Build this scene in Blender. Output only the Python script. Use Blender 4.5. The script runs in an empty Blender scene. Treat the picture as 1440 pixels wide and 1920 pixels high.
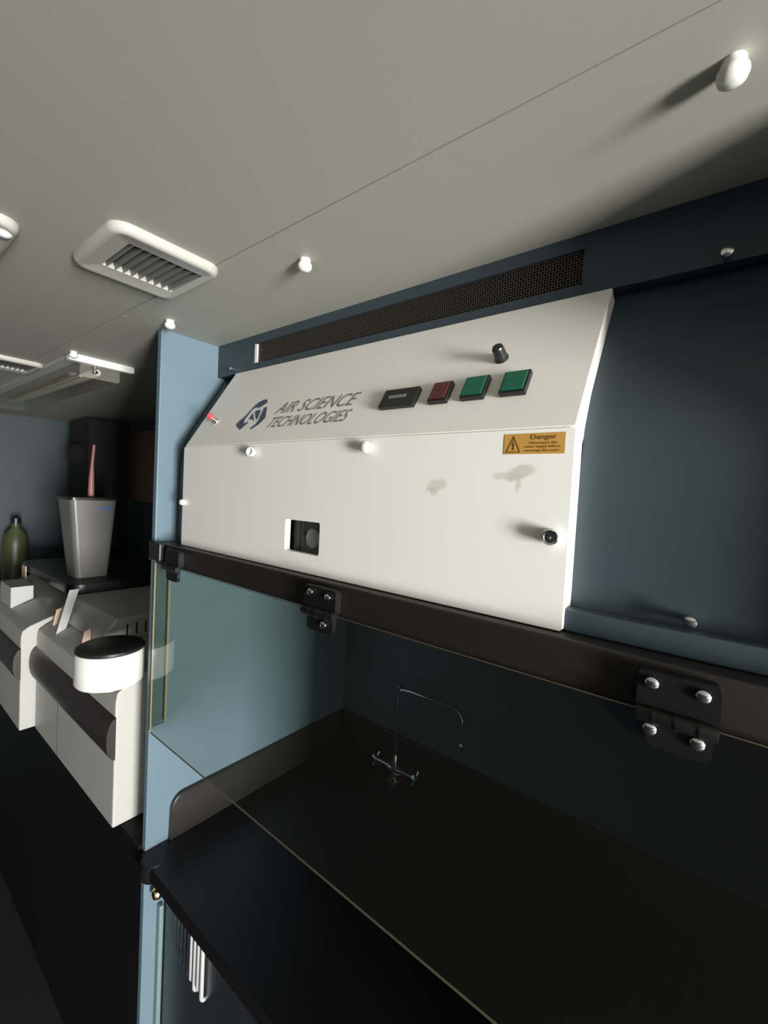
import bpy, bmesh, math, random
from mathutils import Vector, Matrix
random.seed(4)
sc = bpy.context.scene
COL = sc.collection
EYE = 1.81            # camera height above the floor; z values below are given relative to it and lifted by EYE

# ---------------------------------------------------------------- camera
cam_d = bpy.data.cameras.new('camera'); cam = bpy.data.objects.new('camera', cam_d); COL.objects.link(cam)
r = Vector((0.78291893, 0.61987267, 0.05287549)); u = Vector((-0.0666660772, -0.000909393783, 0.997774928)); f = Vector((-0.61854149, 0.78470188, -0.0406125))
cam.matrix_world = Matrix(((r.x, u.x, -f.x, 0), (r.y, u.y, -f.y, 0), (r.z, u.z, -f.z, EYE), (0, 0, 0, 1)))
cam_d.sensor_fit = 'HORIZONTAL'; cam_d.sensor_width = 36; cam_d.lens = 815.257 / 1440 * 36
cam_d.clip_start = 0.01; cam_d.clip_end = 100
sc.camera = cam
# ---------------------------------------------------------------- world, light, exposure
w = bpy.data.worlds.new('world'); sc.world = w; w.use_nodes = True
w.node_tree.nodes['Background'].inputs[0].default_value = (0.85, 0.93, 1.0, 1)
w.node_tree.nodes['Background'].inputs[1].default_value = 0.25
sc.view_settings.view_transform = 'Standard'; sc.view_settings.look = 'None'
sc.view_settings.gamma = 1; sc.view_settings.use_curve_mapping = False; sc.view_settings.exposure = 0.0
def area(name, loc, target, sx, sy, power, col):
    d = bpy.data.lights.new(name, 'AREA'); d.shape = 'RECTANGLE'; d.size = sx; d.size_y = sy; d.energy = power; d.color = col
    o = bpy.data.objects.new(name, d); COL.objects.link(o); o.location = loc
    o.rotation_euler = (Vector(target) - Vector(loc)).to_track_quat('-Z', 'Y').to_euler(); return o
# daylight through the open doorway at the right-hand end of the compartment
area('doorway_daylight', (3.66, -0.66, 1.20), (-1.0, 0.2, 1.6), 0.80, 1.30, 465, (1.0, 0.985, 0.95))

# ---------------------------------------------------------------- materials
M = {}
def mat(name, col, rough=0.5, metal=0.0, spec=0.5, noise=0.0, nscale=30, bump=0.0, bscale=200, coat=0.0):
    m = bpy.data.materials.new(name); m.use_nodes = True; nt = m.node_tree; b = nt.nodes['Principled BSDF']
    b.inputs['Base Color'].default_value = (*col, 1); b.inputs['Roughness'].default_value = rough
    b.inputs['Metallic'].default_value = metal; b.inputs['Specular IOR Level'].default_value = spec
    b.inputs['Coat Weight'].default_value = coat
    tc = nt.nodes.new('ShaderNodeTexCoord')
    n = nt.nodes.new('ShaderNodeTexNoise'); n.inputs['Scale'].default_value = nscale; n.inputs['Detail'].default_value = 4
    nt.links.new(tc.outputs['Object'], n.inputs['Vector'])
    mx = nt.nodes.new('ShaderNodeMix'); mx.data_type = 'RGBA'; mx.blend_type = 'MULTIPLY'; mx.inputs[0].default_value = noise
    mx.inputs[6].default_value = (*col, 1)
    nt.links.new(n.outputs['Fac'], mx.inputs[7]); nt.links.new(mx.outputs[2], b.inputs['Base Color'])
    if bump:
        n2 = nt.nodes.new('ShaderNodeTexNoise'); n2.inputs['Scale'].default_value = bscale
        nt.links.new(tc.outputs['Object'], n2.inputs['Vector'])
        bp = nt.nodes.new('ShaderNodeBump'); bp.inputs['Strength'].default_value = bump; bp.inputs['Distance'].default_value = 0.001
        nt.links.new(n2.outputs['Fac'], bp.inputs['Height']); nt.links.new(bp.outputs['Normal'], b.inputs['Normal'])
    M[name] = m; return m
mat('ceiling_paint', (0.355, 0.355, 0.308), 0.6, noise=0.06, nscale=3, bump=0.04, bscale=300)
mat('ceiling_gap', (0.10, 0.10, 0.09), 0.9)
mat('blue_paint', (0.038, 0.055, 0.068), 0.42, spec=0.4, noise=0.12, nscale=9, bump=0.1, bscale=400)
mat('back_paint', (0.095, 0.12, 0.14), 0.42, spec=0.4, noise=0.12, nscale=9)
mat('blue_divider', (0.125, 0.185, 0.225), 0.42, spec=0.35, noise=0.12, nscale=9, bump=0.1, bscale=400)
mat('white_enamel', (0.90, 0.87, 0.80), 0.35, noise=0.06, nscale=5)
mat('white_cover', (0.80, 0.78, 0.74), 0.35, noise=0.06, nscale=5)
mat('white_plastic', (0.70, 0.70, 0.66), 0.3, noise=0.05)
mat('slat_grey', (0.16, 0.16, 0.15), 0.4, noise=0.05)
mat('vent_white', (0.42, 0.42, 0.38), 0.3, noise=0.05)
mat('hinge_black', (0.005, 0.0048, 0.005), 0.45, spec=0.3)
mat('black_rail', (0.013, 0.0105, 0.010), 0.45, noise=0.3, nscale=25)
mat('black_epoxy', (0.010, 0.009, 0.010), 0.35, spec=0.35, noise=0.3, nscale=14, bump=0.1)
mat('epoxy_upstand', (0.022, 0.021, 0.020), 0.3, noise=0.2, nscale=14)
mat('black_plastic', (0.012, 0.012, 0.013), 0.35)
mat('dark_cabinet', (0.022, 0.026, 0.032), 0.3, noise=0.2, nscale=10)
mat('bench_black', (0.005, 0.005, 0.0055), 0.6, spec=0.2, noise=0.3, nscale=10)
mat('chrome', (0.85, 0.85, 0.84), 0.08, 1.0)
mat('lit_rib_metal', (0.85, 0.86, 0.86), 0.38, 0.6)
mat('brass', (0.80, 0.60, 0.35), 0.15, 1.0)
mat('mesh_metal', (0.07, 0.06, 0.052), 0.4, 0.5)
mat('void_black', (0.006, 0.006, 0.006), 0.9)
mat('grey_plastic', (0.42, 0.42, 0.39), 0.45, noise=0.08, nscale=8)
mat('dark_bar', (0.035, 0.028, 0.028), 0.4, noise=0.2)
mat('bin_grey', (0.13, 0.13, 0.115), 0.35, noise=0.08, nscale=8)
mat('logo_blue', (0.055, 0.07, 0.115), 0.4)
mat('text_grey', (0.20, 0.21, 0.22), 0.45)
mat('label_blue', (0.05, 0.11, 0.25), 0.4)
mat('red_lens', (0.10, 0.022, 0.022), 0.25)
mat('green_lens', (0.008, 0.12, 0.065), 0.22)
mat('red_cap', (0.75, 0.07, 0.09), 0.3)
mat('warning_orange', (0.52, 0.28, 0.06), 0.45, noise=0.15, nscale=60)
mat('print_brown', (0.11, 0.055, 0.01), 0.5)
mat('paper', (0.45, 0.46, 0.45), 0.6, noise=0.05)
mat('peach_card', (0.60, 0.42, 0.33), 0.6, noise=0.05)
mat('brown_board', (0.35, 0.23, 0.19), 0.6, noise=0.3, nscale=6)
mat('floor_vinyl', (0.02, 0.021, 0.023), 0.55, noise=0.3, nscale=8)
mat('dim_wall', (0.05, 0.055, 0.06), 0.5, noise=0.1)
mat('end_wall', (0.026, 0.042, 0.046), 0.5, noise=0.15, nscale=5)
mat('pink_hose', (0.30, 0.13, 0.12), 0.4)
mat('olive_plastic', (0.07, 0.08, 0.035), 0.4)
mat('gauge_grey', (0.16, 0.155, 0.13), 0.4, noise=0.4, nscale=40)
mat('edge_acrylic', (0.30, 0.25, 0.16), 0.3)
mat('pale_gasket', (0.14, 0.21, 0.21), 0.35)

def acrylic(name, tint, haze, hazecol):
    """clear sheet seen from both sides: fresnel reflection, tinted straight-through view, a little dust"""
    m = bpy.data.materials.new(name); m.use_nodes = True; nt = m.node_tree; nt.nodes.clear()
    out = nt.nodes.new('ShaderNodeOutputMaterial'); tr = nt.nodes.new('ShaderNodeBsdfTransparent'); gl = nt.nodes.new('ShaderNodeBsdfGlossy')
    di = nt.nodes.new('ShaderNodeBsdfDiffuse'); fr = nt.nodes.new('ShaderNodeFresnel'); m1 = nt.nodes.new('ShaderNodeMixShader'); m2 = nt.nodes.new('ShaderNodeMixShader')
    tr.inputs[0].default_value = (*tint, 1); gl.inputs['Roughness'].default_value = 0.03; fr.inputs['IOR'].default_value = 1.45
    di.inputs[0].default_value = (*hazecol, 1); m2.inputs[0].default_value = haze
    g = nt.nodes.new('ShaderNodeNewGeometry'); mm = nt.nodes.new('ShaderNodeMath'); mm.operation = 'SUBTRACT'; mm.inputs[0].default_value = 1
    nt.links.new(g.outputs['Backfacing'], mm.inputs[1])
    mf = nt.nodes.new('ShaderNodeMath'); mf.operation = 'MULTIPLY'; nt.links.new(fr.outputs[0], mf.inputs[0]); nt.links.new(mm.outputs[0], mf.inputs[1])
    nt.links.new(tr.outputs[0], m2.inputs[1]); nt.links.new(di.outputs[0], m2.inputs[2])
    nt.links.new(mf.outputs[0], m1.inputs[0]); nt.links.new(m2.outputs[0], m1.inputs[1]); nt.links.new(gl.outputs[0], m1.inputs[2])
    nt.links.new(m1.outputs[0], out.inputs[0]); M[name] = m
acrylic('clear_sheet', (0.88, 0.90, 0.87), 0.004, (0.6, 0.6, 0.55))
acrylic('clear_diffuser', (0.80, 0.80, 0.76), 0.18, (0.55, 0.52, 0.46))

# smudges on the front cover: brownish marks that are part of its surface
def add_smudges(m, spots):
    nt = m.node_tree; b = nt.nodes['Principled BSDF']; src = b.inputs['Base Color'].links[0].from_socket
    ge = nt.nodes.new('ShaderNodeNewGeometry'); no = nt.nodes.new('ShaderNodeTexNoise'); no.inputs['Scale'].default_value = 45; no.inputs['Detail'].default_value = 3
    nt.links.new(ge.outputs['Position'], no.inputs['Vector'])
    ad = nt.nodes.new('ShaderNodeMix'); ad.data_type = 'VECTOR'; ad.inputs[0].default_value = 0.02
    nt.links.new(ge.outputs['Position'], ad.inputs[4]); nt.links.new(no.outputs['Color'], ad.inputs[5])
    for c, sx, sz, rot, amt in spots:
        c2 = Vector(c) * 0.98 + Vector((0.5, 0.5, 0.5)) * 0.02
        su = nt.nodes.new('ShaderNodeVectorMath'); su.operation = 'SUBTRACT'; su.inputs[1].default_value = c2
        nt.links.new(ad.outputs[1], su.inputs[0])
        ro = nt.nodes.new('ShaderNodeVectorRotate'); ro.rotation_type = 'Y_AXIS'; ro.inputs['Angle'].default_value = rot
        nt.links.new(su.outputs[0], ro.inputs['Vector'])
        sl = nt.nodes.new('ShaderNodeVectorMath'); sl.operation = 'MULTIPLY'; sl.inputs[1].default_value = (1 / sx, 0.2, 1 / sz)
        nt.links.new(ro.outputs[0], sl.inputs[0])
        le = nt.nodes.new('ShaderNodeVectorMath'); le.operation = 'LENGTH'; nt.links.new(sl.outputs[0], le.inputs[0])
        mr = nt.nodes.new('ShaderNodeMapRange'); mr.inputs[1].default_value = 0.65; mr.inputs[2].default_value = 1.1; mr.inputs[3].default_value = amt; mr.inputs[4].default_value = 0
        nt.links.new(le.outputs['Value'], mr.inputs[0])
        mx = nt.nodes.new('ShaderNodeMix'); mx.data_type = 'RGBA'; mx.inputs[7].default_value = (0.52, 0.49, 0.41, 1)
        nt.links.new(mr.outputs[0], mx.inputs[0]); nt.links.new(src, mx.inputs[6]); src = mx.outputs[2]
    nt.links.new(src, b.inputs['Base Color'])
add_smudges(M['white_cover'], [((-0.192, 0.495, EYE + 0.034), 0.020, 0.010, 0.35, 0.75), ((-0.209, 0.495, EYE + 0.028), 0.017, 0.006, 0.0, 0.6),
                               ((-0.196, 0.495, EYE + 0.018), 0.005, 0.009, 0, 0.6), ((-0.306, 0.495, EYE + 0.012), 0.016, 0.007, 0.2, 0.6), ((-0.31, 0.495, EYE + 0.005), 0.006, 0.007, 0, 0.55)])

# ---------------------------------------------------------------- mesh helpers
def obj(name, bm, m, parent=None, smooth=False, label=None, z_lift=True):
    bmesh.ops.recalc_face_normals(bm, faces=bm.faces)
    me = bpy.data.meshes.new(name); 
    if z_lift:
        for v in bm.verts: v.co.z += EYE
    c = Vector((0, 0, 0))
    mn = Vector([min(v.co[i] for v in bm.verts) for i in range(3)]); mx = Vector([max(v.co[i] for v in bm.verts) for i in range(3)]); c = (mn + mx) / 2
    for v in bm.verts: v.co -= c
    if smooth:
        for fc in bm.faces: fc.smooth = True
        for e in bm.edges:
            if len(e.link_faces) == 2 and e.calc_face_angle(0) > 0.7: e.smooth = False
    bm.to_mesh(me); bm.free()
    for mm in (m if isinstance(m, (list, tuple)) else [m]): me.materials.append(M[mm])
    o = bpy.data.objects.new(name, me); COL.objects.link(o); o.location = c
    if parent:
        o.parent = parent; o.matrix_parent_inverse = world_of(parent).inverted()
    if label: o['label'] = label
    return o
def world_of(o):
    mt = Matrix.LocRotScale(o.location, o.rotation_euler, o.scale)
    if o.parent: mt = world_of(o.parent) @ o.matrix_parent_inverse @ mt
    return mt
def tag(o, label, cat, group=None, kind=None):
    o['label'] = label; o['category'] = cat
    if group: o['group'] = group
    if kind: o['kind'] = kind
    return o
def thing(name, label, cat, loc, group=None):
    o = bpy.data.objects.new(name, None); COL.objects.link(o); o.location = (loc[0], loc[1], loc[2] + EYE); o.empty_display_size = 0.05
    return tag(o, label, cat, group)
def struct(name, bm, m, label=None, cat='wall'):
    o = obj(name, bm, m); o['kind'] = 'structure'; o['label'] = label; o['category'] = cat; return o
def new(): return bmesh.new()
def box(bm, x0, x1, y0, y1, z0, z1, bev=0, seg=2, mi=0):
    g = bmesh.ops.create_cube(bm, size=1); vs = g['verts']
    for v in vs: v.co = Vector(((x0 + x1) / 2 + v.co.x * (x1 - x0), (y0 + y1) / 2 + v.co.y * (y1 - y0), (z0 + z1) / 2 + v.co.z * (z1 - z0)))
    fs = {fc for v in vs for fc in v.link_faces}
    for fc in fs: fc.material_index = mi
    if bev:
        es = list({e for v in vs for e in v.link_edges})
        bmesh.ops.bevel(bm, geom=es, offset=bev, segments=seg, profile=0.5, affect='EDGES')
    return bm
def prism(bm, pts, axis, a, b, bev=0, T=None):
    """polygon pts (2-D) pushed from a to b along axis; T maps (p, q, s) to a point"""
    if T is None:
        T = {'X': lambda p, q, s: (s, p, q), 'Y': lambda p, q, s: (p, s, q), 'Z': lambda p, q, s: (p, q, s)}[axis]
    A = [bm.verts.new(T(p, q, a)) for p, q in pts]; B = [bm.verts.new(T(p, q, b)) for p, q in pts]
    n = len(pts); fs = [bm.faces.new(A), bm.faces.new(B[::-1])]
    for i in range(n): fs.append(bm.faces.new((A[i], B[i], B[(i + 1) % n], A[(i + 1) % n])))
    if bev:
        bmesh.ops.recalc_face_normals(bm, faces=bm.faces)
        es = list({e for v in A + B for e in v.link_edges})
        bmesh.ops.bevel(bm, geom=es, offset=bev, segments=2, profile=0.5, affect='EDGES')
    return bm
def lathe(bm, prof, origin, axis, n=24):
    """prof: (radius, height along axis) from one end to the other"""
    ax = Vector(axis).normalized(); t = ax.orthogonal().normalized(); s = ax.cross(t); o = Vector(origin); rings = []
    for rr, h in prof:
        rings.append([bm.verts.new(o + ax * h + (t * math.cos(2 * math.pi * k / n) + s * math.sin(2 * math.pi * k / n)) * max(rr, 1e-5)) for k in range(n)])
    for a, b in zip(rings, rings[1:]):
        for k in range(n): bm.faces.new((a[k], a[(k + 1) % n], b[(k + 1) % n], b[k]))
    bm.faces.new(rings[0]); bm.faces.new(rings[-1][::-1]); return bm
def tube(bm, pts, rad, n=10):
    P = [Vector(p) for p in pts]; rings = []; ref = None
    for i, p in enumerate(P):
        d = (P[min(i + 1, len(P) - 1)] - P[max(i - 1, 0)]).normalized()
        t = d.orthogonal().normalized() if ref is None else (ref - d * ref.dot(d)).normalized()
        ref = t; s = d.cross(t); R = rad[i] if isinstance(rad, (list, tuple)) else rad
        rings.append([bm.verts.new(p + (t * math.cos(2 * math.pi * k / n) + s * math.sin(2 * math.pi * k / n)) * R) for k in range(n)])
    for a, b in zip(rings, rings[1:]):
        for k in range(n): bm.faces.new((a[k], a[(k + 1) % n], b[(k + 1) % n], b[k]))
    bm.faces.new(rings[0]); bm.faces.new(rings[-1][::-1]); return bm
def rrect(x0, x1, y0, y1, rad, n=5):
    out = []
    for cx, cy, a0 in ((x1 - rad, y1 - rad, 0), (x0 + rad, y1 - rad, 90), (x0 + rad, y0 + rad, 180), (x1 - rad, y0 + rad, 270)):
        for k in range(n + 1):
            a = math.radians(a0 + 90 * k / n); out.append((cx + rad * math.cos(a), cy + rad * math.sin(a)))
    return out
def clone(o, parent=None):
    c = o.copy(); COL.objects.link(c)
    if parent: c.parent = parent
    for ch in [x for x in list(COL.objects) if x.parent == o]: clone(ch, c)
    return c

# ---------------------------------------------------------------- main dimensions (relative to eye height)
CEIL = 0.36; FLOOR = -EYE
XP = -1.062            # right face of the divider on the left of the cupboard
YF = 0.474             # front edge of the dividers
YB = 1.165             # back wall
YFA = 0.619            # fascia plane
XR = 0.15              # unseen right-hand divider, placed to shade the right of the hood
XE = -3.40; XD = 3.60; YO = -1.20

# ================================================================ SETTING
struct('floor', box(new(), XE, XD, YO, YB, FLOOR - 0.05, FLOOR), 'floor_vinyl', 'near-black vinyl floor of the compartment', 'floor')
cl = struct('ceiling', box(new(), XE, XD, YO, YB, CEIL + 0.004, CEIL + 0.05), 'ceiling_gap', 'matt greenish grey ceiling made of flat panels', 'ceiling')
seam = 0.388; g = 0.0012
obj('ceiling_panel', box(new(), XE, XD, YO, seam - g, CEIL, CEIL + 0.004), 'ceiling_paint', cl)
obj('ceiling_panel', box(new(), XP + 0.0003, XD, seam + g, YB, CEIL, CEIL + 0.004), 'ceiling_paint', cl)
obj('ceiling_panel', box(new(), XE, XP - 0.0003, seam + g, YB, CEIL, CEIL + 0.004), 'ceiling_paint', cl)
struct('wall_back', box(new(), XE, XD, YB, YB + 0.05, FLOOR, CEIL), 'back_paint', 'dark blue-grey back wall')
struct('wall_end', box(new(), XE - 0.05, XE, YO, YB, FLOOR, CEIL), 'end_wall', 'dull blue wall at the far left end of the room')
struct('wall_opposite', box(new(), XE, XD, YO - 0.05, YO, FLOOR, CEIL), 'dim_wall', 'dark wall across the aisle')
bm = new()
box(bm, XD, XD + 0.05, YO, -1.10, FLOOR, CEIL); box(bm, XD, XD + 0.05, -0.22, YB, FLOOR, CEIL)
box(bm, XD, XD + 0.05, -1.10, -0.22, CEIL - 0.30, CEIL)
struct('wall_right', bm, 'dim_wall', 'end wall with the open doorway')
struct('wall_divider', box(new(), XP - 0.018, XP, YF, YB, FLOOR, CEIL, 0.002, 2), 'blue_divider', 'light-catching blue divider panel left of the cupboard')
struct('wall_shade_divider', box(new(), XR, XR + 0.018, YF, YB, FLOOR, CEIL, 0.002, 2), 'blue_divider', 'unseen blue divider right of the cupboard, placed to shade the hood')
# fascia between cupboard and ceiling, with the opening for the mesh strip
VX0, VX1, VZ0, VZ1 = -0.905, -0.172, 0.2935, 0.3405
bm = new(); t0, t1 = YFA, YFA + 0.02
box(bm, XP, VX0, t0, t1, 0.279, CEIL); box(bm, VX1, XR, t0, t1, 0.279, CEIL)
box(bm, VX0, VX1, t0, t1, 0.279, VZ0); box(bm, VX0, VX1, t0, t1, VZ1, CEIL)
struct('trim_1', bm, 'blue_paint', 'dark blue fascia board between fume cupboard and ceiling', 'trim')

# mesh strip in the fascia
vg = thing('vent_grille', 'long dark expanded-metal mesh strip in the blue fascia above the white box', 'vent', (-0.54, YFA + 0.01, 0.293))
bm = new()
nx, nz = 92, 6; dx = (VX1 - VX0) / nx; dz = (VZ1 - VZ0) / nz; wt = 0.0011
def strip(bm, p, q, hw):
    d = (Vector(q) - Vector(p)).normalized(); s = d.cross(Vector((0, 1, 0))) * hw
    a = [bm.verts.new(Vector(k)) for k in (Vector(p) + s, Vector(p) - s, Vector(q) - s, Vector(q) + s)]; bm.faces.new(a)
    b = [bm.verts.new(v.co + Vector((0, 0.0012, 0))) for v in a]; bm.faces.new((b[0], b[3], b[2], b[1]))
    for i in range(4): bm.faces.new((a[i], b[i], b[(i + 1) % 4], a[(i + 1) % 4]))
for i in range(nx):
    for j in range(nz):
        x0 = VX0 + i * dx; z0 = VZ0 + j * dz; y = YFA + 0.004
        strip(bm, (x0, y, z0 + dz / 2), (x0 + dx / 2, y, z0 + dz), wt); strip(bm, (x0 + dx / 2, y, z0 + dz), (x0 + dx, y, z0 + dz / 2), wt)
        strip(bm, (x0, y, z0 + dz / 2), (x0 + dx / 2, y, z0), wt); strip(bm, (x0 + dx / 2, y, z0), (x0 + dx, y, z0 + dz / 2), wt)
o = obj('mesh', bm, 'mesh_metal', vg); o['kind'] = 'stuff'
bm = new(); box(bm, VX0, VX1, YFA + 0.045, YFA + 0.05, VZ0, VZ1)
obj('backing', bm, 'void_black', vg)
obj('end_tab', box(new(), VX0 + 0.001, VX0 + 0.011, YFA + 0.001, YFA + 0.0035, VZ0 + 0.002, VZ1 - 0.002), 'white_enamel', vg, label='pale grey metal tab at the left end')
obj('filter_edge', box(new(), VX0 + 0.012, VX0 + 0.075, YFA + 0.007, YFA + 0.012, VZ0 + 0.001, VZ1 - 0.013), 'brown_board', vg, label='brown filter frame showing behind the mesh')

# ================================================================ FUME CUPBOARD
fc = thing('fume_cupboard', 'dark blue fume cupboard body with sloped hood, black rail and hanging clear front', 'fume cupboard', (-0.33, 0.8, -0.19))
# hood front: vertical, then sloping back to the fascia
Y1, ZC, Z1 = 0.525, 0.084, -0.139
prof = [(Y1, Z1 - 0.045), (Y1, ZC - 0.05), (Y1 + 0.002, ZC - 0.02), (Y1 + 0.008, ZC + 0.008), (Y1 + 0.024, ZC + 0.045), (0.640, 0.279), (0.652, 0.272), (Y1 + 0.012, ZC - 0.004), (Y1 + 0.012, Z1 - 0.045)]
obj('hood_front', prism(new(), prof, 'X', XP, XR, 0), 'blue_paint', fc, smooth=True)
obj('soffit', box(new(), XP, XR, Y1 + 0.012, YB, Z1 - 0.045, Z1 - 0.033), 'blue_paint', fc)
obj('ledge', prism(new(), rrect(0.503, Y1, Z1 - 0.002, Z1 + 0.023, 0.003, 3), 'X', -0.1335, XR, 0), 'blue_paint', fc, smooth=True, label='raised blue strip right of the white box')
obj('rail', prism(new(), rrect(0.476, Y1 + 0.02, -0.1905, -0.1415, 0.004, 3), 'X', XP - 0.0, XR, 0), 'black_rail', fc, smooth=True, label='black rail below the white box')
bm = new(); box(bm, XP - 0.004, XP + 0.0, 0.462, 0.474, -0.184, -0.139, 0.002)
box(bm, XP - 0.004, XP + 0.05, 0.462, 0.476, -0.182, -0.140, 0.003)
obj('rail_end', bm, 'black_rail', fc)
# studs on the hood
for p, ax in (((-0.983, YFA - 0.001, 0.290), (0, -1, 0)), ((-0.019, YFA - 0.001, 0.2825), (0, -1, 0)), ((-0.021, Y1 - 0.001, -0.107), (0, -1, 0))):
    big = p[0] > -0.5
    k = 0.75 if big else 0.5
    obj('stud', lathe(new(), [(0.004 * k, 0), (0.004 * k, 0.016 * k), (0.007 * k, 0.016 * k), (0.0085 * k, 0.019 * k), (0.0075 * k, 0.024 * k), (0.003 * k, 0.026 * k)], p, ax, 20), 'chrome', fc, smooth=True, label='small chrome stud')
# sash: clear sheet hanging from the rail
YS = 0.470
XS0, ZS0, ZS1 = -1.050, -0.600, -0.189
bm = new(); box(bm, XS0, XR - 0.01, YS, YS + 0.0035, ZS0, ZS1)
for fcx in bm.faces:
    if abs(fcx.normal.y) < 0.5: fcx.material_index = 1
sash = obj('sash', bm, ['clear_sheet', 'edge_acrylic'], fc, label='clear acrylic front sheet with glowing yellowish edges')
bm = new(); box(bm, XS0 + 0.0005, XS0 + 0.005, YS + 0.0052, YS + 0.032, ZS0 + 0.015, ZS1 - 0.005)
for fcx in bm.faces:
    if abs(fcx.normal.x) < 0.5: fcx.material_index = 1
obj('return_edge', box(new(), XS0 + 0.001, XS0 + 0.005, YS + 0.0322, YS + 0.037, ZS0 + 0.015, ZS1 - 0.005), 'edge_acrylic', sash, label='yellowish back edge of the side strip')
obj('side_return', bm, ['clear_sheet', 'edge_acrylic'], sash, label='narrow clear side strip of the sheet')
# hinges
def hinge(xc, wd, scr):
    h = thing_part = obj('hinge', hinge_bm(xc, wd), 'hinge_black', fc, smooth=True, label='black plastic hinge with bright screws')
    for sx, sz in scr:
        y = 0.4625 if True else 0
        obj('screw', lathe(new(), [(0.0058, 0), (0.0055, 0.002), (0.0035, 0.0036), (0.0008, 0.0042)], (sx, y, sz), (0, -1, 0), 16), 'chrome', h, smooth=True)
def hinge_bm(xc, wd):
    bm = new(); h = wd / 2
    prism(bm, rrect(xc - h, xc + h, -0.1865, -0.148, 0.005), 'Y', 0.463, 0.4755)        # upper leaf
    prism(bm, rrect(xc - h * 0.72, xc + h * 0.9, -0.216, -0.1895, 0.008), 'Y', 0.463, 0.4695)   # lower leaf
    lathe(bm, [(0.0065, 0), (0.007, 0.002), (0.007, wd - 0.002), (0.0065, wd)], (xc - h, 0.4625, -0.188), (1, 0, 0), 14)
    for k in (-0.55, 0.0, 0.55):
        lathe(bm, [(0.0078, 0), (0.0078, 0.002)], (xc + h * k, 0.4625, -0.188), (1, 0, 0), 14)
    return bm
hinge(-0.955, 0.062, [])
hinge(-0.483, 0.070, [(-0.503, -0.158), (-0.464, -0.160), (-0.4705, -0.2035)])
hinge(-0.024, 0.062, [(-0.0435, -0.1585), (-0.0055, -0.1585), (-0.0425, -0.2005), (-0.007, -0.2005)])

# ================================================================ WHITE CONTROL BOX
XL, XRB = -0.975, -0.134
cb = thing('control_box', 'white sloped control box with company lettering, switches and warning label', 'control box', ((XL + XRB) / 2, 0.51, Z1))
su = Vector((0, .122, .195)).normalized(); sn = Vector((0, -.195, .122)).normalized()
YC = 0.495
def S(x, wv, h=0.0):
    return Vector((x, YC, ZC)) + su * wv + sn * h
LT = 0.230
# sloped upper panel (bent sheet with returns down the sides)
bm = new()
A = Vector((0, YC, ZC)) + su * 0.0012; B = A + su * (LT - 0.0012); C2 = B - sn * 0.030 ; D = A - sn * 0.030
prism(bm, [(A.y, A.z), (B.y, B.z), (C2.y, C2.z), (D.y, D.z)], 'X', XL, XRB, 0.0012)
up = obj('upper_panel', bm, 'white_enamel', cb, label='sloped off-white upper panel')
# front cover with the little square window
WX0, WX1, WZ0, WZ1 = -0.6105, -0.5225, -0.1075, -0.0525
bm = new(); y0, y1 = YC, YC + 0.012
def fr(bm, hole, outer, T0, T1):
    """plate between an outer rectangle and a hole (same point count), with thickness"""
    n = len(hole)
    a = [bm.verts.new((p, T0, q)) for p, q in outer]; b = [bm.verts.new((p, T0, q)) for p, q in hole]
    c = [bm.verts.new((p, T1, q)) for p, q in outer]; d = [bm.verts.new((p, T1, q)) for p, q in hole]
    for i in range(n):
        j = (i + 1) % n
        bm.faces.new((a[i], a[j], b[j], b[i])); bm.faces.new((c[j], c[i], d[i], d[j]))
        bm.faces.new((b[i], b[j], d[j], d[i])); bm.faces.new((a[j], a[i], c[i], c[j]))
hole = rrect(WX0, WX1, WZ0, WZ1, 0.004, 5)
ox0, ox1, oz0, oz1 = XL - 0.003, XRB, Z1 - 0.001, ZC - 0.0008
def proj_out(i, n=5):
    k = i // (n + 1); t = (i % (n + 1)) / n
    cx, cz = [(ox1, oz1), (ox0, oz1), (ox0, oz0), (ox1, oz0)][k]
    return cx, cz
outer = [proj_out(i) for i in range(len(hole))]
# spread the repeated corner points a hair so that no face is degenerate
outer2 = []
for i, (cx, cz) in enumerate(outer):
    k = i // 6; t = (i % 6) / 5 - 0.5
    e = 0.02 * t
    if k == 0: outer2.append((cx if t < 0 else cx - abs(e), cz - abs(e) if t < 0 else cz))
    if k == 1: outer2.append((cx + abs(e) if t < 0 else cx, cz if t < 0 else cz - abs(e)))
    if k == 2: outer2.append((cx, cz + abs(e)) if t < 0 else (cx + abs(e), cz))
    if k == 3: outer2.append((cx - abs(e), cz) if t < 0 else (cx, cz + abs(e)))
fr(bm, hole, outer2, y0, y1)
bmesh.ops.dissolve_degenerate(bm, dist=1e-6, edges=bm.edges)
cov = obj('front_cover', bm, 'white_cover', cb, label='flat white front cover with grey smudges and a small window')
bm = new()   # sides and base behind the cover
for xa in (XL + 0.0002, XRB - 0.0017):
    prism(bm, [(YC + 0.012, Z1), (YC + 0.012, ZC - 0.002), (YC + 0.004, ZC), (C2.y - 0.012, C2.z - 0.012), (C2.y - 0.002, C2.z - 0.006), (D.y + 0.004, D.z), (Y1, ZC - 0.02), (Y1, Z1)], 'X', xa, xa + 0.0015)
box(bm, XL, XRB, YC + 0.0121, Y1, Z1, Z1 + 0.0015)
obj('casing', bm, 'white_enamel', cb, label='bright white returned side edge')
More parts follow.
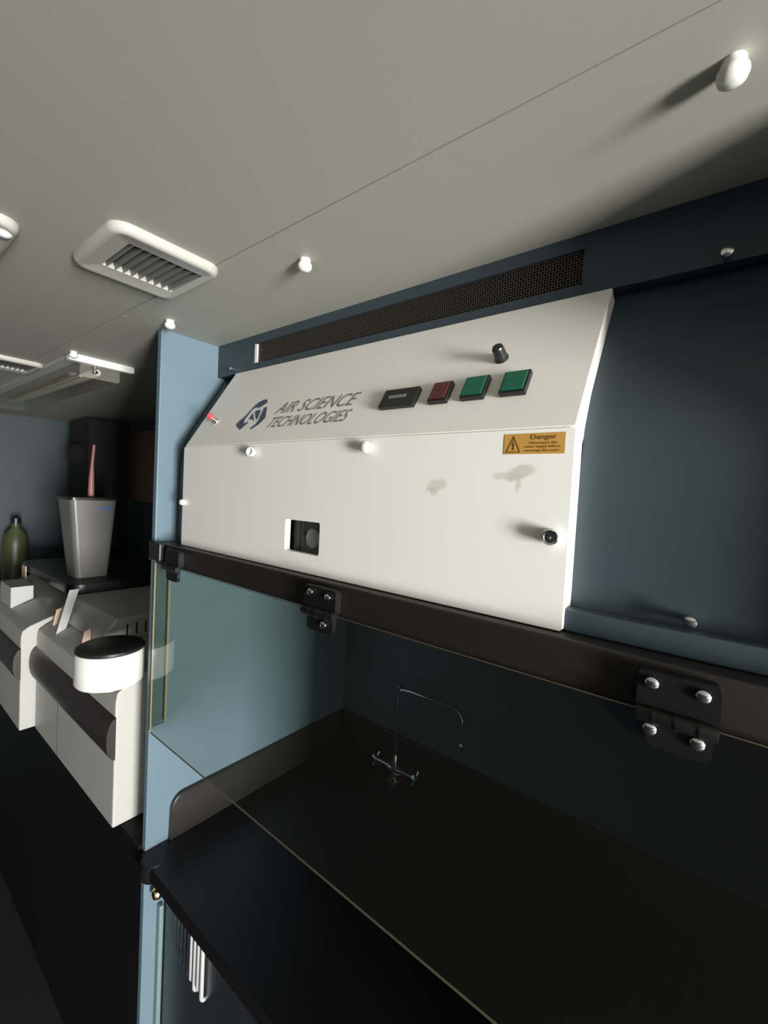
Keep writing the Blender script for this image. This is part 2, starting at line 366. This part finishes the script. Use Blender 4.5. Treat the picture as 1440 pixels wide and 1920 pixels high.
# gauge inside the window
gz = obj('gauge', box(new(), WX0 - 0.004, WX1 + 0.004, YC + 0.0225, YC + 0.027, WZ0 - 0.004, WZ1 + 0.004), 'gauge_grey', cb, label='dull grey gauge behind the window')
obj('gauge_needle', box(new(), -0.582, -0.556, YC + 0.0195, YC + 0.0225, -0.078, -0.073, 0.001), 'void_black', gz)
bm = new(); lathe(bm, [(0.017, 0), (0.017, 0.003), (0.014, 0.004)], (-0.560, YC + 0.0225, -0.083), (0, -1, 0), 24)
obj('gauge_dial', bm, 'grey_plastic', gz, smooth=True)
obj('gauge_bezel', box(new(), WX0 + 0.012, WX0 + 0.018, YC + 0.013, YC + 0.0225, WZ0, WZ1), 'void_black', gz)
# thumb screws
def thumb(x, z, style):
    p = (x, YC - 0.0002, z)
    if style == 'wing':
        bm = lathe(new(), [(0.004, 0), (0.004, 0.005), (0.0080, 0.005), (0.009, 0.007), (0.009, 0.012), (0.007, 0.013), (0.006, 0.009)], p, (0.25, -1, 0.05), 24)
        o = obj('thumb_screw', bm, 'white_plastic', cov, smooth=True, label='white hollow-headed thumb screw')
    elif style == 'dome':
        obj('thumb_screw', lathe(new(), [(0.0045, 0), (0.0045, 0.005), (0.0085, 0.006), (0.0095, 0.009), (0.0085, 0.0125), (0.005, 0.0145), (0.001, 0.015)], p, (0, -1, 0), 24), 'white_plastic', cov, smooth=True, label='white domed thumb screw')
    elif style == 'small':
        obj('thumb_screw', lathe(new(), [(0.006, 0), (0.007, 0.004), (0.006, 0.010), (0.001, 0.012)], p, (0, -1, 0), 20), 'white_plastic', cov, smooth=True, label='small white screw cap at the left edge')
    else:
        obj('thumb_screw', lathe(new(), [(0.0085, 0), (0.0085, 0.008), (0.009, 0.009), (0.009, 0.0115), (0.0082, 0.0125), (0.0068, 0.012), (0.0060, 0.0105), (0.002, 0.0108), (0.001, 0.012)], p, (0, -1, 0), 28), 'chrome', cov, smooth=True, label='chrome dished thumb screw')
thumb(-0.712, 0.066, 'wing'); thumb(-0.424, 0.068, 'dome'); thumb(-0.968, -0.042, 'small'); thumb(-0.150, -0.0375, 'chrome')
# switches on the slope
def sw2(x0, x1, w0, w1, lens, name, label):
    T = lambda p, q, s: S(p, q, s)
    bm = prism(new(), [(x0, w0), (x1, w0), (x1, w1), (x0, w1)], None, 0.0003, 0.0080, 0.0008, T=T)
    h = obj(name, bm, 'black_plastic', cb, label=label)
    if lens:
        e = 0.0028
        bm = prism(new(), [(x0 + e, w0 + e), (x1 - e, w0 + e), (x1 - e, w1 - e), (x0 + e, w1 - e)], None, 0.0082, 0.0100, 0.0006, T=T)
        obj('lens', bm, lens, h)
        bm = prism(new(), [(x0 + e + 0.002, (w0 + w1) / 2 - 0.0006), (x1 - e - 0.002, (w0 + w1) / 2 - 0.0006), (x1 - e - 0.002, (w0 + w1) / 2 + 0.0006), (x0 + e + 0.002, (w0 + w1) / 2 + 0.0006)], None, 0.0101, 0.0104, 0, T=T)
        obj('rocker_line', bm, lens, h)
    return h
dis = sw2(-0.430, -0.366, 0.052, 0.087, None, 'display', 'black hour counter with a narrow grey slot')
obj('slot', prism(new(), [(-0.417, 0.068), (-0.385, 0.068), (-0.385, 0.0735), (-0.417, 0.0735)], None, 0.0078, 0.0086, 0, T=lambda p, q, s: S(p, q, s)), 'text_grey', dis)
sw2(-0.3415, -0.3115, 0.053, 0.089, 'red_lens', 'switch', 'dark red rocker switch')
sw2(-0.2910, -0.2570, 0.0535, 0.091, 'green_lens', 'switch', 'left green rocker switch')
sw2(-0.2360, -0.2020, 0.054, 0.091, 'green_lens', 'switch', 'right green rocker switch')
bm = lathe(new(), [(0.0095, 0.0003), (0.0095, 0.003), (0.0085, 0.004), (0.0078, 0.019), (0.0068, 0.021), (0.001, 0.0215)], S(-0.2535, 0.127), sn, 14)
kn = obj('speed_knob', bm, 'black_plastic', cb, label='small black turning knob')
# red-tipped toggle on the left
pb = S(-0.9075, 0.068)
dirv = (sn + Vector((-0.35, 0, 0.15))).normalized()
tg = obj('toggle', lathe(new(), [(0.0075, 0.0), (0.0075, 0.003), (0.0035, 0.004), (0.0032, 0.012), (0.001, 0.0122)], pb, dirv, 16), 'chrome', cb, smooth=True, label='chrome toggle with red cap')
obj('cap', lathe(new(), [(0.0045, 0.0100), (0.0062, 0.011), (0.0062, 0.021), (0.0045, 0.0235), (0.001, 0.0242)], pb, dirv, 16), 'red_cap', tg, smooth=True, label='red cap')
# lettering
def text_mesh(name, s, x0, x1, w0, w1, T, m, parent, shear=0.0, bold=0.0, thick=0.0004):
    cu = bpy.data.curves.new('t', 'FONT'); cu.body = s; cu.size = 1; cu.resolution_u = 3; cu.offset = bold
    to = bpy.data.objects.new('t', cu); COL.objects.link(to); bpy.context.view_layer.update()
    me = bpy.data.meshes.new_from_object(to.evaluated_get(bpy.context.evaluated_depsgraph_get()))
    bpy.data.objects.remove(to)
    bm = new(); bm.from_mesh(me)
    xs = [v.co.x for v in bm.verts]; ys = [v.co.y for v in bm.verts]
    a, b, c, d = min(xs), max(xs), min(ys), max(ys)
    for v in bm.verts:
        p = (v.co.x - a) / (b - a); q = (v.co.y - c) / (d - c)
        v.co = T(x0 + p * (x1 - x0) + shear * q * (w1 - w0), w0 + q * (w1 - w0), thick)
    o = obj(name, bm, m, parent); return o
TS = lambda p, q, s: S(p, q, s)
text_mesh('lettering', 'AIR SCIENCE', -0.706, -0.502, 0.0715, 0.1005, TS, 'text_grey', cb, 0.40, 0.003)
text_mesh('lettering', 'TECHNOLOGIES', -0.709, -0.500, 0.0365, 0.0625, TS, 'text_grey', cb, 0.40, 0.003)
# emblem: slanted blue shapes, positions along the slope panel
def poly(bm, pts, T, h0=0.0002, h1=0.0005): return prism(bm, pts, None, h0, h1, 0, T=T)
bm = new()
for pts in ([(-0.819, 0.0539), (-0.8136, 0.0645), (-0.8057, 0.072), (-0.7981, 0.0906), (-0.7948, 0.0995), (-0.7879, 0.1104), (-0.7729, 0.1176), (-0.7623, 0.1171), (-0.7535, 0.1078), (-0.7612, 0.1026), (-0.7701, 0.0968), (-0.7775, 0.0954), (-0.7863, 0.0977), (-0.7931, 0.0909), (-0.7951, 0.0807), (-0.7974, 0.0686), (-0.7972, 0.0612), (-0.7896, 0.0531), (-0.7818, 0.0583), (-0.7775, 0.0553), (-0.7919, 0.0373), (-0.812, 0.048)],
            [(-0.754, 0.0934), (-0.7449, 0.0946), (-0.7276, 0.0638), (-0.7353, 0.0489), (-0.753, 0.036), (-0.7577, 0.0389), (-0.7472, 0.0493), (-0.7455, 0.0575), (-0.7481, 0.0682), (-0.7504, 0.0804)],
            [(-0.7836, 0.0647), (-0.7824, 0.0822), (-0.7601, 0.0574), (-0.7731, 0.0646)],
            [(-0.7785, 0.0867), (-0.7639, 0.089), (-0.7592, 0.0847), (-0.7529, 0.0647), (-0.7556, 0.0618), (-0.767, 0.0726)]):
    poly(bm, pts, TS)
obj('emblem', bm, 'logo_blue', cb, label='dark blue angular emblem beside the lettering')
# warning label
TF = lambda p, q, s: Vector((p, YC - s, q))
lx0, lx1, lz0, lz1 = -0.2135, -0.1435, 0.0550, 0.0785
wl = obj('warning_label', prism(new(), [(lx0, lz0), (lx1, lz0), (lx1, lz1), (lx0, lz1)], None, 0.0002, 0.0005, 0, T=TF), 'warning_orange', cb, label='orange electrical danger label')
text_mesh('print', 'Danger', -0.1820, -0.1525, 0.0700, 0.0770, TF, 'print_brown', wl, 0, 0.012, 0.0007)
text_mesh('print', 'Disconnect the', -0.1830, -0.1520, 0.0662, 0.0692, TF, 'print_brown', wl, 0, 0.004, 0.0007)
text_mesh('print', 'mains supply before', -0.1885, -0.1480, 0.0613, 0.0650, TF, 'print_brown', wl, 0, 0.004, 0.0007)
text_mesh('print', 'removing this cover', -0.1885, -0.1490, 0.0568, 0.0605, TF, 'print_brown', wl, 0, 0.004, 0.0007)
bm = new()
ta, tb, tc = Vector((-0.2110, 0.0568)), Vector((-0.1930, 0.0568)), Vector((-0.2020, 0.0765))
cen = (ta + tb + tc) / 3
for p, q in ((ta, tb), (tb, tc), (tc, ta)):
    pi, qi = p.lerp(cen, 0.17), q.lerp(cen, 0.17)
    poly(bm, [tuple(p), tuple(q), tuple(qi), tuple(pi)], TF, 0.0006, 0.0008)
poly(bm, [(-0.2015, 0.0722), (-0.2040, 0.0650), (-0.2022, 0.0655), (-0.2028, 0.0618), (-0.2036, 0.0618), (-0.2020, 0.0590), (-0.2006, 0.0620), (-0.2014, 0.0620), (-0.2004, 0.0675), (-0.2022, 0.0670)], TF, 0.0006, 0.0008)
obj('hazard_symbol', bm, 'print_brown', wl)

# ================================================================ WORKTOP, TAP, BASE CABINET
wtp = thing('worktop', 'glossy black worktop inside the fume cupboard with a raised rounded edge', 'worktop', (-0.33, 0.8, -0.95))
bm = new(); prism(bm, [(0.463, -0.940), (0.458, -0.930), (0.458, -0.912), (0.463, -0.905), (YB, -0.905), (YB, -0.945), (0.468, -0.945)], 'X', XP + 0.0005, XR)
obj('slab', bm, 'black_epoxy', wtp)
bm = new()
ups = [(0.528, -0.9049), (0.530, -0.845)] + [(0.5625 - 0.0325 * math.cos(a), -0.832 + 0.040 * math.sin(a)) for a in [k * math.pi / 2 / 8 for k in range(1, 9)]] + [(YB, -0.792), (YB, -0.9049)]
prism(bm, ups, 'X', XP + 0.0005, XP + 0.013, 0.003)
obj('upstand', bm, 'epoxy_upstand', wtp, smooth=True, label='dark upstand with rounded front corner along the blue divider')
obj('upstand', box(new(), XP + 0.0135, XR, YB - 0.013, YB - 0.0005, -0.9049, -0.792, 0.003), 'epoxy_upstand', wtp, label='dark upstand along the back wall')
bm = lathe(new(), [(0.030, 0), (0.034, 0.006), (0.034, 0.034), (0.029, 0.0415), (0.001, 0.0418)], (XP + 0.036, 0.482, -0.945), (0, 0, 1), 24)
obj('corner_boss', bm, 'black_epoxy', wtp, smooth=True)

tp = thing('laboratory_tap', 'chrome swan-neck laboratory tap with two cross handles standing on the black worktop', 'tap', (-0.775, 1.11, -0.905))
TX, TY = -0.775, 1.11
obj('base', lathe(new(), [(0.024, 0), (0.024, 0.004), (0.012, 0.010), (0.011, 0.022)], (TX, TY, -0.905), (0, 0, 1), 24), 'chrome', tp, smooth=True)
bd = obj('body', tube(new(), [(TX - 0.070, TY, -0.870), (TX - 0.03, TY, -0.870), (TX - 0.018, TY, -0.872), (TX, TY, -0.872), (TX + 0.018, TY, -0.872), (TX + 0.03, TY, -0.870), (TX + 0.07, TY, -0.870)], [0.007, 0.008, 0.012, 0.014, 0.012, 0.008, 0.007], 16), 'chrome', tp, smooth=True)
obj('column', lathe(new(), [(0.013, -0.012), (0.015, 0.01), (0.011, 0.026), (0.008, 0.040), (0.006, 0.046)], (TX, TY, -0.872), (0, 0, 1), 20), 'chrome', tp, smooth=True)
for s in (-1, 1):
    hx = TX + s * 0.078
    hb = new()
    lathe(hb, [(0.009, 0), (0.010, 0.004), (0.010, 0.012), (0.006, 0.015)], (hx - s * 0.008, TY, -0.870), (s, 0, 0), 16)
    for k in range(4):
        a = math.pi / 4 + k * math.pi / 2
        tube(hb, [(hx, TY, -0.870), (hx, TY + math.cos(a) * 0.016, -0.870 + math.sin(a) * 0.016), (hx, TY + math.cos(a) * 0.022, -0.870 + math.sin(a) * 0.022)], [0.003, 0.0035, 0.0048], 10)
    obj('handle', hb, 'chrome', tp, smooth=True)
pts = [(TX, TY, -0.83), (TX, TY, -0.64), (TX, TY, -0.612)]
arm = [(TX, TY, -0.612), (TX + 0.05, TY, -0.606), (TX + 0.19, TY, -0.606)]
for k in range(1, 9):
    a = k * math.pi / 2 / 8; arm.append((TX + 0.19 + 0.035 * math.sin(a), TY, -0.641 + 0.035 * math.cos(a)))
arm.append((TX + 0.225, TY, -0.70))
obj('riser', tube(new(), pts, 0.0045, 14), 'chrome', tp, smooth=True)
obj('union_nut', lathe(new(), [(0.006, 0), (0.010, 0.003), (0.010, 0.016), (0.007, 0.020), (0.010, 0.026), (0.010, 0.036), (0.004, 0.042)], (TX, TY, -0.634), (0, 0, 1), 8), 'chrome', tp)
sp = obj('spout', tube(new(), arm, 0.0048, 14), 'chrome', tp, smooth=True)
obj('nozzle', lathe(new(), [(0.006, 0), (0.0075, 0.004), (0.0075, 0.014), (0.006, 0.018)], (TX + 0.225, TY, -0.716), (0, 0, 1), 14), 'chrome', sp, smooth=True)

bc = thing('base_cabinet', 'black base cabinet under the fume cupboard worktop with a ribbed chrome grille', 'cabinet', (-0.33, 0.8, FLOOR))
YCB = 0.518
obj('carcass', box(new(), XP + 0.001, XR, YCB + 0.018, YB - 0.003, FLOOR + 0.08, -0.946), 'bench_black', bc)
obj('plinth', box(new(), XP + 0.001, XR, YCB + 0.06, YCB + 0.075, FLOOR, FLOOR + 0.08), 'bench_black', bc)
for x0, x1 in ((XP + 0.022, -0.46), (-0.457, XR - 0.01)):
    d = obj('door', box(new(), x0, x1, YCB, YCB + 0.0175, FLOOR + 0.085, -0.950, 0.002), 'dark_cabinet', bc)
    if x0 < -1:
        for k in range(9):
            xr = -0.972 + k * 0.0155
            L = 0.105 + (0.012 if k in (6, 8) else 0) - (0.02 if k < 2 else 0)
            pr = [(xr, YCB - 0.0005, -1.020), (xr, YCB - 0.006, -1.024), (xr, YCB - 0.008, -1.032), (xr, YCB - 0.008, -1.028 - L), (xr, YCB - 0.005, -1.034 - L), (xr, YCB - 0.0005, -1.036 - L)]
            rad = 0.0012 if k < 5 else 0.0046  # right-hand ribs thicker and in paler metal, standing in for caught light
            obj('rib', tube(new(), pr, rad, 10), 'chrome' if k < 5 else 'lit_rib_metal', d, smooth=True, label='upright chrome rib of the grille')
obj('gasket', box(new(), XP + 0.0015, XP + 0.018, YCB - 0.012, YCB - 0.001, FLOOR + 0.085, -1.06, 0.003), 'pale_gasket', bc, label='pale green-grey upright edge strip')
obj('catch', lathe(new(), [(0.006, 0), (0.006, 0.010), (0.011, 0.013), (0.0145, 0.020), (0.0145, 0.026), (0.010, 0.033), (0.001, 0.035)], (-1.036, YCB - 0.001, -1.008), (0, -1, 0), 24), 'brass', bc, smooth=True, label='small brass and chrome ball catch')
obj('catch_plate', box(new(), -1.058, -1.030, YCB - 0.006, YCB - 0.0005, -0.995, -0.955, 0.002), 'black_plastic', bc)

# ================================================================ CEILING FITTINGS
def screw_cap(x, y, label, rad=0.0108):
    o = obj('screw_cap', lathe(new(), [(rad * 0.8, 0), (rad * 0.85, 0.006), (rad * 1.02, 0.008), (rad * 1.05, 0.011), (rad * 0.9, 0.0155), (rad * 0.5, 0.018), (0.001, 0.0187)], (x, y, CEIL - 0.0001), (0, 0, -1), 24), 'white_plastic', smooth=True)
    return tag(o, label, 'screw cap', 'white caps on the ceiling')
screw_cap(-0.020, 0.445, 'white domed cap on ceiling, nearest, at top right')
screw_cap(-0.544, 0.457, 'white domed cap on ceiling above the middle of the fascia')
screw_cap(-0.998, 0.463, 'white domed cap on ceiling beside the top of the blue divider')
screw_cap(-1.493, 0.425, 'white cap on ceiling at the end of the long light fitting')
screw_cap(-0.846, 0.152, 'white cap on ceiling under the vent cut by the left edge', 0.010)

def ceiling_vent(x0, x1, y0, y1, label):
    v = thing('ceiling_vent', label, 'vent', ((x0 + x1) / 2, (y0 + y1) / 2, CEIL), 'ceiling vents')
    bm = new(); n = 6
    # frame: rounded bulging rim, then a flat band sloping to the grille opening
    ix0, ix1, iy0, iy1 = x0 + 0.043, x1 - 0.036, y0 + 0.034, y1 - 0.018
    rings = []
    for off, dz in ((0.0, 0.0), (0.0, 0.006), (0.003, 0.0115), (0.008, 0.0135), (0.013, 0.0125)):
        rad = max(0.026 - off, 0.004)
        rings.append([bm.verts.new((p, q, CEIL - dz)) for p, q in rrect(x0 + off, x1 - off, y0 + off, y1 - off, rad, n)])
    for dz in (0.0105, 0.0005):
        rings.append([bm.verts.new((p, q, CEIL - dz)) for p, q in rrect(ix0, ix1, iy0, iy1, 0.003, n)])
    N = len(rings[0])
    for a, b in zip(rings, rings[1:]):
        for k in range(N): bm.faces.new((a[k], a[(k + 1) % N], b[(k + 1) % N], b[k]))
    obj('frame', bm, 'vent_white', v, smooth=True)
    obj('backing', box(new(), ix0, ix1, iy0, iy1, CEIL - 0.0008, CEIL - 0.0001), 'void_black', v)
    ns = 9
    for k in range(ns):
        yc = iy0 + (k + 0.5) * (iy1 - iy0) / ns
        bm = prism(new(), [(yc - 0.0020, CEIL - 0.0010), (yc - 0.0012, CEIL - 0.0010), (yc + 0.0016, CEIL - 0.0105), (yc + 0.0004, CEIL - 0.0108)], 'X', ix0, ix1)
        obj('slat', bm, 'slat_grey', v)
    return v
ceiling_vent(-0.868, -0.682, 0.236, 0.402, 'white square ceiling vent with angled slats, whole, above left of the white box')
ceiling_vent(-1.00, -0.815, -0.000, 0.168, 'white ceiling vent cut off by the left edge of the view')
ceiling_vent(-1.94, -1.752, 0.255, 0.423, 'white ceiling vent far left behind, beside the long light fitting')

lt = thing('ceiling_light', 'long unlit ceiling light with clear plastic cover beyond the blue divider', 'light', (-2.1, 0.505, CEIL))
obj('end_cap', prism(new(), rrect(0.418, 0.594, CEIL - 0.020, CEIL - 0.0002, 0.006, 3), 'X', -1.532, -1.510), 'white_plastic', lt, smooth=True, label='bright white end cap')
obj('tray', box(new(), -2.70, -1.532, 0.425, 0.588, CEIL - 0.008, CEIL - 0.0002), 'grey_plastic', lt)
cvr = obj('cover', prism(new(), [(0.455, CEIL - 0.0085), (0.452, CEIL - 0.050), (0.458, CEIL - 0.056), (0.555, CEIL - 0.056), (0.562, CEIL - 0.050), (0.560, CEIL - 0.0085)], 'X', -2.66, -1.535), 'clear_diffuser', lt)
obj('edge_bead', prism(new(), rrect(0.450, 0.457, CEIL - 0.060, CEIL - 0.055, 0.0015, 2), 'X', -2.66, -1.53), 'edge_acrylic', cvr, label='yellowish lower edge bead')
obj('tube', lathe(new(), [(0.010, 0), (0.013, 0.01), (0.013, 1.06), (0.010, 1.07)], (-2.63, 0.507, CEIL - 0.03), (1, 0, 0), 16), 'white_plastic', lt, smooth=True)
obj('bolt', lathe(new(), [(0.004, 0), (0.004, 0.016), (0.008, 0.017), (0.008, 0.022), (0.002, 0.024)], (-1.521, 0.488, CEIL - 0.020), (0, 0, -1), 14), 'chrome', lt, smooth=True)

# ================================================================ BAY BEYOND THE DIVIDER
XB1 = XP - 0.0185
bn = thing('bench', 'black bench along the back wall beyond the blue divider', 'bench', (-2.2, 0.8, FLOOR))
obj('top', box(new(), XE + 0.001, XB1, 0.466, YB - 0.003, -0.940, -0.9005, 0.004), 'bench_black', bn)
obj('front', box(new(), XE + 0.001, XB1, 0.475, YB - 0.003, FLOOR, -0.941), 'bench_black', bn)

def analyzer(x0, x1, yf, top, label):
    a = thing('laboratory_analyzer', label, 'analyzer', ((x0 + x1) / 2, 0.7, -0.90), 'analyzers on the far bench')
    bm = prism(new(), [(yf, -0.900), (yf, -0.570), (yf + 0.004, -0.545), (yf + 0.025, -0.530)] + top + [(1.02, -0.900)], 'X', x0, x1, 0.004)
    obj('housing', bm, 'grey_plastic', a)
    zc, hh, yp = -0.660, 0.055, 0.022
    pts = []
    sec = [(yf - yp + yp * (1 - math.cos(t)) if False else yf - yp * math.sin(t), zc - hh * math.cos(t)) for t in [k * math.pi / 10 for k in range(11)]]
    bm = prism(new(), sec, 'X', x0 + 0.004, x1 + 0.006)
    obj('front_bar', bm, 'dark_bar', a, smooth=True, label='dark rounded bar across the front')
    obj('foot', box(new(), x0 + 0.1, x0 + 0.13, yf + 0.05, yf + 0.08, -0.9004, -0.8995), 'black_plastic', a)
    obj('joint_line', box(new(), (x0 * 0.65 + x1 * 0.35) - 0.0008, (x0 * 0.65 + x1 * 0.35) + 0.0008, yf - 0.0006, yf + 0.001, -0.897, -0.718), 'black_plastic', a)
    return a
an1 = analyzer(-1.885, -1.190, 0.447, [(0.52, -0.506), (1.02, -0.506)], 'pale grey analyzer with dark front bar and round black-lidded drum, nearest the blue divider')
an2 = analyzer(-2.600, -1.900, 0.405, [(0.70, -0.432), (1.02, -0.432)], 'pale grey analyzer with dark front bar cut by the left edge of the view')
# slotted console and drum on the nearer one
sd = Vector((0, 0.70 - (0.447 + 0.025), 0.098)).normalized(); sdn = Vector((0, -sd.z, sd.y))
def CN(p, q, s): return Vector((p, 0.472, -0.530)) + sd * q + sdn * s
con = obj('console', prism(new(), [(0.505, -0.5058), (0.515, -0.470), (0.545, -0.432), (1.00, -0.432), (1.00, -0.5058)], 'X', -1.87, -1.465, 0.004), 'grey_plastic', an1, label='raised grey console with a row of slots')
for k in range(9):
    y = 0.575 + k * 0.028
    obj('slot', box(new(), -1.4653, -1.4645, y, y + 0.005, -0.490, -0.452), 'black_plastic', con)
DX, DY, DR = -1.190, 0.432, 0.076
drum = obj('drum', lathe(new(), [(DR * 0.22, -0.024), (DR * 0.22, 0), (DR * 0.94, 0.0002), (DR, 0.006), (DR, 0.078), (DR * 0.98, 0.082)], (DX, DY, -0.504), (0, 0, 1), 48), 'white_plastic', an1, smooth=True, label='white round drum')
obj('lid', lathe(new(), [(DR * 0.97, 0.0), (DR * 1.0, 0.003), (DR * 0.98, 0.008), (DR * 0.9, 0.011), (DR * 0.3, 0.013), (0.001, 0.013)], (DX, DY, -0.4219), (0, 0, 1), 48), 'black_plastic', drum, smooth=True, label='glossy black lid')

# tray and container standing on the analyzers
trb = prism(new(), rrect(-2.55, -1.87, 0.535, 1.00, 0.05), 'Z', -0.4315, -0.395, 0.004)
tag(obj('black_tray', trb, 'black_plastic', smooth=True), 'low black tray lying on top of the analyzer cut by the left edge', 'tray')
wc = thing('waste_container', 'tall pale grey plastic container with a small blue label on the black tray', 'container', (-2.03, 0.66, -0.395))
bm = new()
lo = rrect(-2.105, -1.985, 0.590, 0.705, 0.018); hi = rrect(-2.13, -1.965, 0.560, 0.725, 0.02)
A = [bm.verts.new((p, q, -0.3945)) for p, q in lo]; Bv = [bm.verts.new((p, q, -0.085)) for p, q in hi]; N = len(A)
for k in range(N): bm.faces.new((A[k], A[(k + 1) % N], Bv[(k + 1) % N], Bv[k]))
bm.faces.new(A[::-1]); bm.faces.new(Bv)
body = obj('body', bm, 'bin_grey', wc, smooth=True)
obj('lid', prism(new(), rrect(-2.135, -1.96, 0.555, 0.73, 0.02), 'Z', -0.0849, -0.075), 'black_plastic', wc, smooth=True, label='black lid')
obj('label', box(new(), -1.9665, -1.9650, 0.655, 0.708, -0.122, -0.111), 'label_blue', wc, label='narrow blue label')
obj('hose', tube(new(), [(-2.05, 0.655, -0.071), (-2.05, 0.655, 0.0), (-2.052, 0.657, 0.06), (-2.06, 0.665, 0.14)], [0.012, 0.010, 0.006, 0.005], 12), 'pink_hose', wc, smooth=True, label='dull pink upright hose')

# papers and cards lying on the sloped consoles
def sheet(name, pts, m, label, cat, yf=0.447, lift=0.0006, th=0.0008):
    T = lambda p, q, s: Vector((p, yf + 0.025, -0.530)) + sd * q + sdn * s
    return tag(obj(name, prism(new(), pts, None, lift, lift + th, 0, T=T), m), label, cat)
tag(obj('paper_sheet', prism(new(), [(0.466, -0.5315), (0.494, -0.517), (0.530, -0.385), (0.502, -0.385)], 'X', -1.752, -1.749), 'paper'), 'narrow white paper strip propped upright on the nearer analyzer', 'paper')
tag(obj('card', prism(new(), [(0.480, -0.5265), (0.530, -0.5045), (0.528, -0.455), (0.49, -0.47)], 'X', -1.842, -1.839), 'peach_card'), 'peach card standing behind the propped white paper strip', 'card')
tag(obj('card', prism(new(), [(0.478, -0.5270), (0.504, -0.512), (0.5035, -0.470), (0.486, -0.478)], 'X', -1.552, -1.549), 'peach_card'), 'peach card standing before the slotted console', 'card')
ct = tag(obj('carton', prism(new(), [(0.433, -0.5285), (0.505, -0.498), (0.505, -0.445), (0.433, -0.445)], 'X', -2.36, -2.19, 0.001), 'paper'), 'small white carton on the analyzer cut by the left edge', 'carton')
o = obj('card', box(new(), -2.46, -2.40, 0.523, 0.527, -0.489, -0.400), 'peach_card'); tag(o, 'peach card standing at the back of the far left analyzer', 'card')
ac = obj('acrylic_guard', box(new(), -1.898, -1.893, 0.475, 0.66, -0.505, -0.435), 'clear_sheet'); tag(ac, 'clear acrylic guard between the two analyzers', 'guard')

# dark tall things behind
tc_ = thing('tall_cabinet', 'tall black cabinet with round knob standing on the far bench', 'cabinet', (-2.6, 1.08, -0.90))
obj('body', box(new(), -3.05, -2.75, 0.86, 1.07, -0.900, 0.33, 0.01), 'void_black', tc_)
obj('knob', lathe(new(), [(0.045, 0), (0.06, 0.02), (0.06, 0.05), (0.03, 0.07)], (-2.80, 0.859, 0.13), (0, -1, 0), 24), 'void_black', tc_, smooth=True)
tag(obj('board', box(new(), -3.02, -2.55, 1.140, 1.162, -0.12, 0.30, 0.002), 'brown_board'), 'brown board leaning on back wall beyond the divider', 'board')
bt = thing('bottle', 'cloudy yellow-green plastic bottle on the far bench at the left edge', 'bottle', (-3.2, 0.65, -0.9))
obj('body', lathe(new(), [(0.05, 0), (0.06, 0.02), (0.06, 0.50), (0.05, 0.56), (0.02, 0.60), (0.02, 0.62)], (-3.2, 0.65, -0.9005 + 0.0006), (0, 0, 1), 24), 'olive_plastic', bt, smooth=True)
obj('cap', lathe(new(), [(0.024, 0), (0.024, 0.03), (0.015, 0.035)], (-3.2, 0.65, -0.2798), (0, 0, 1), 20), 'black_plastic', bt, smooth=True)
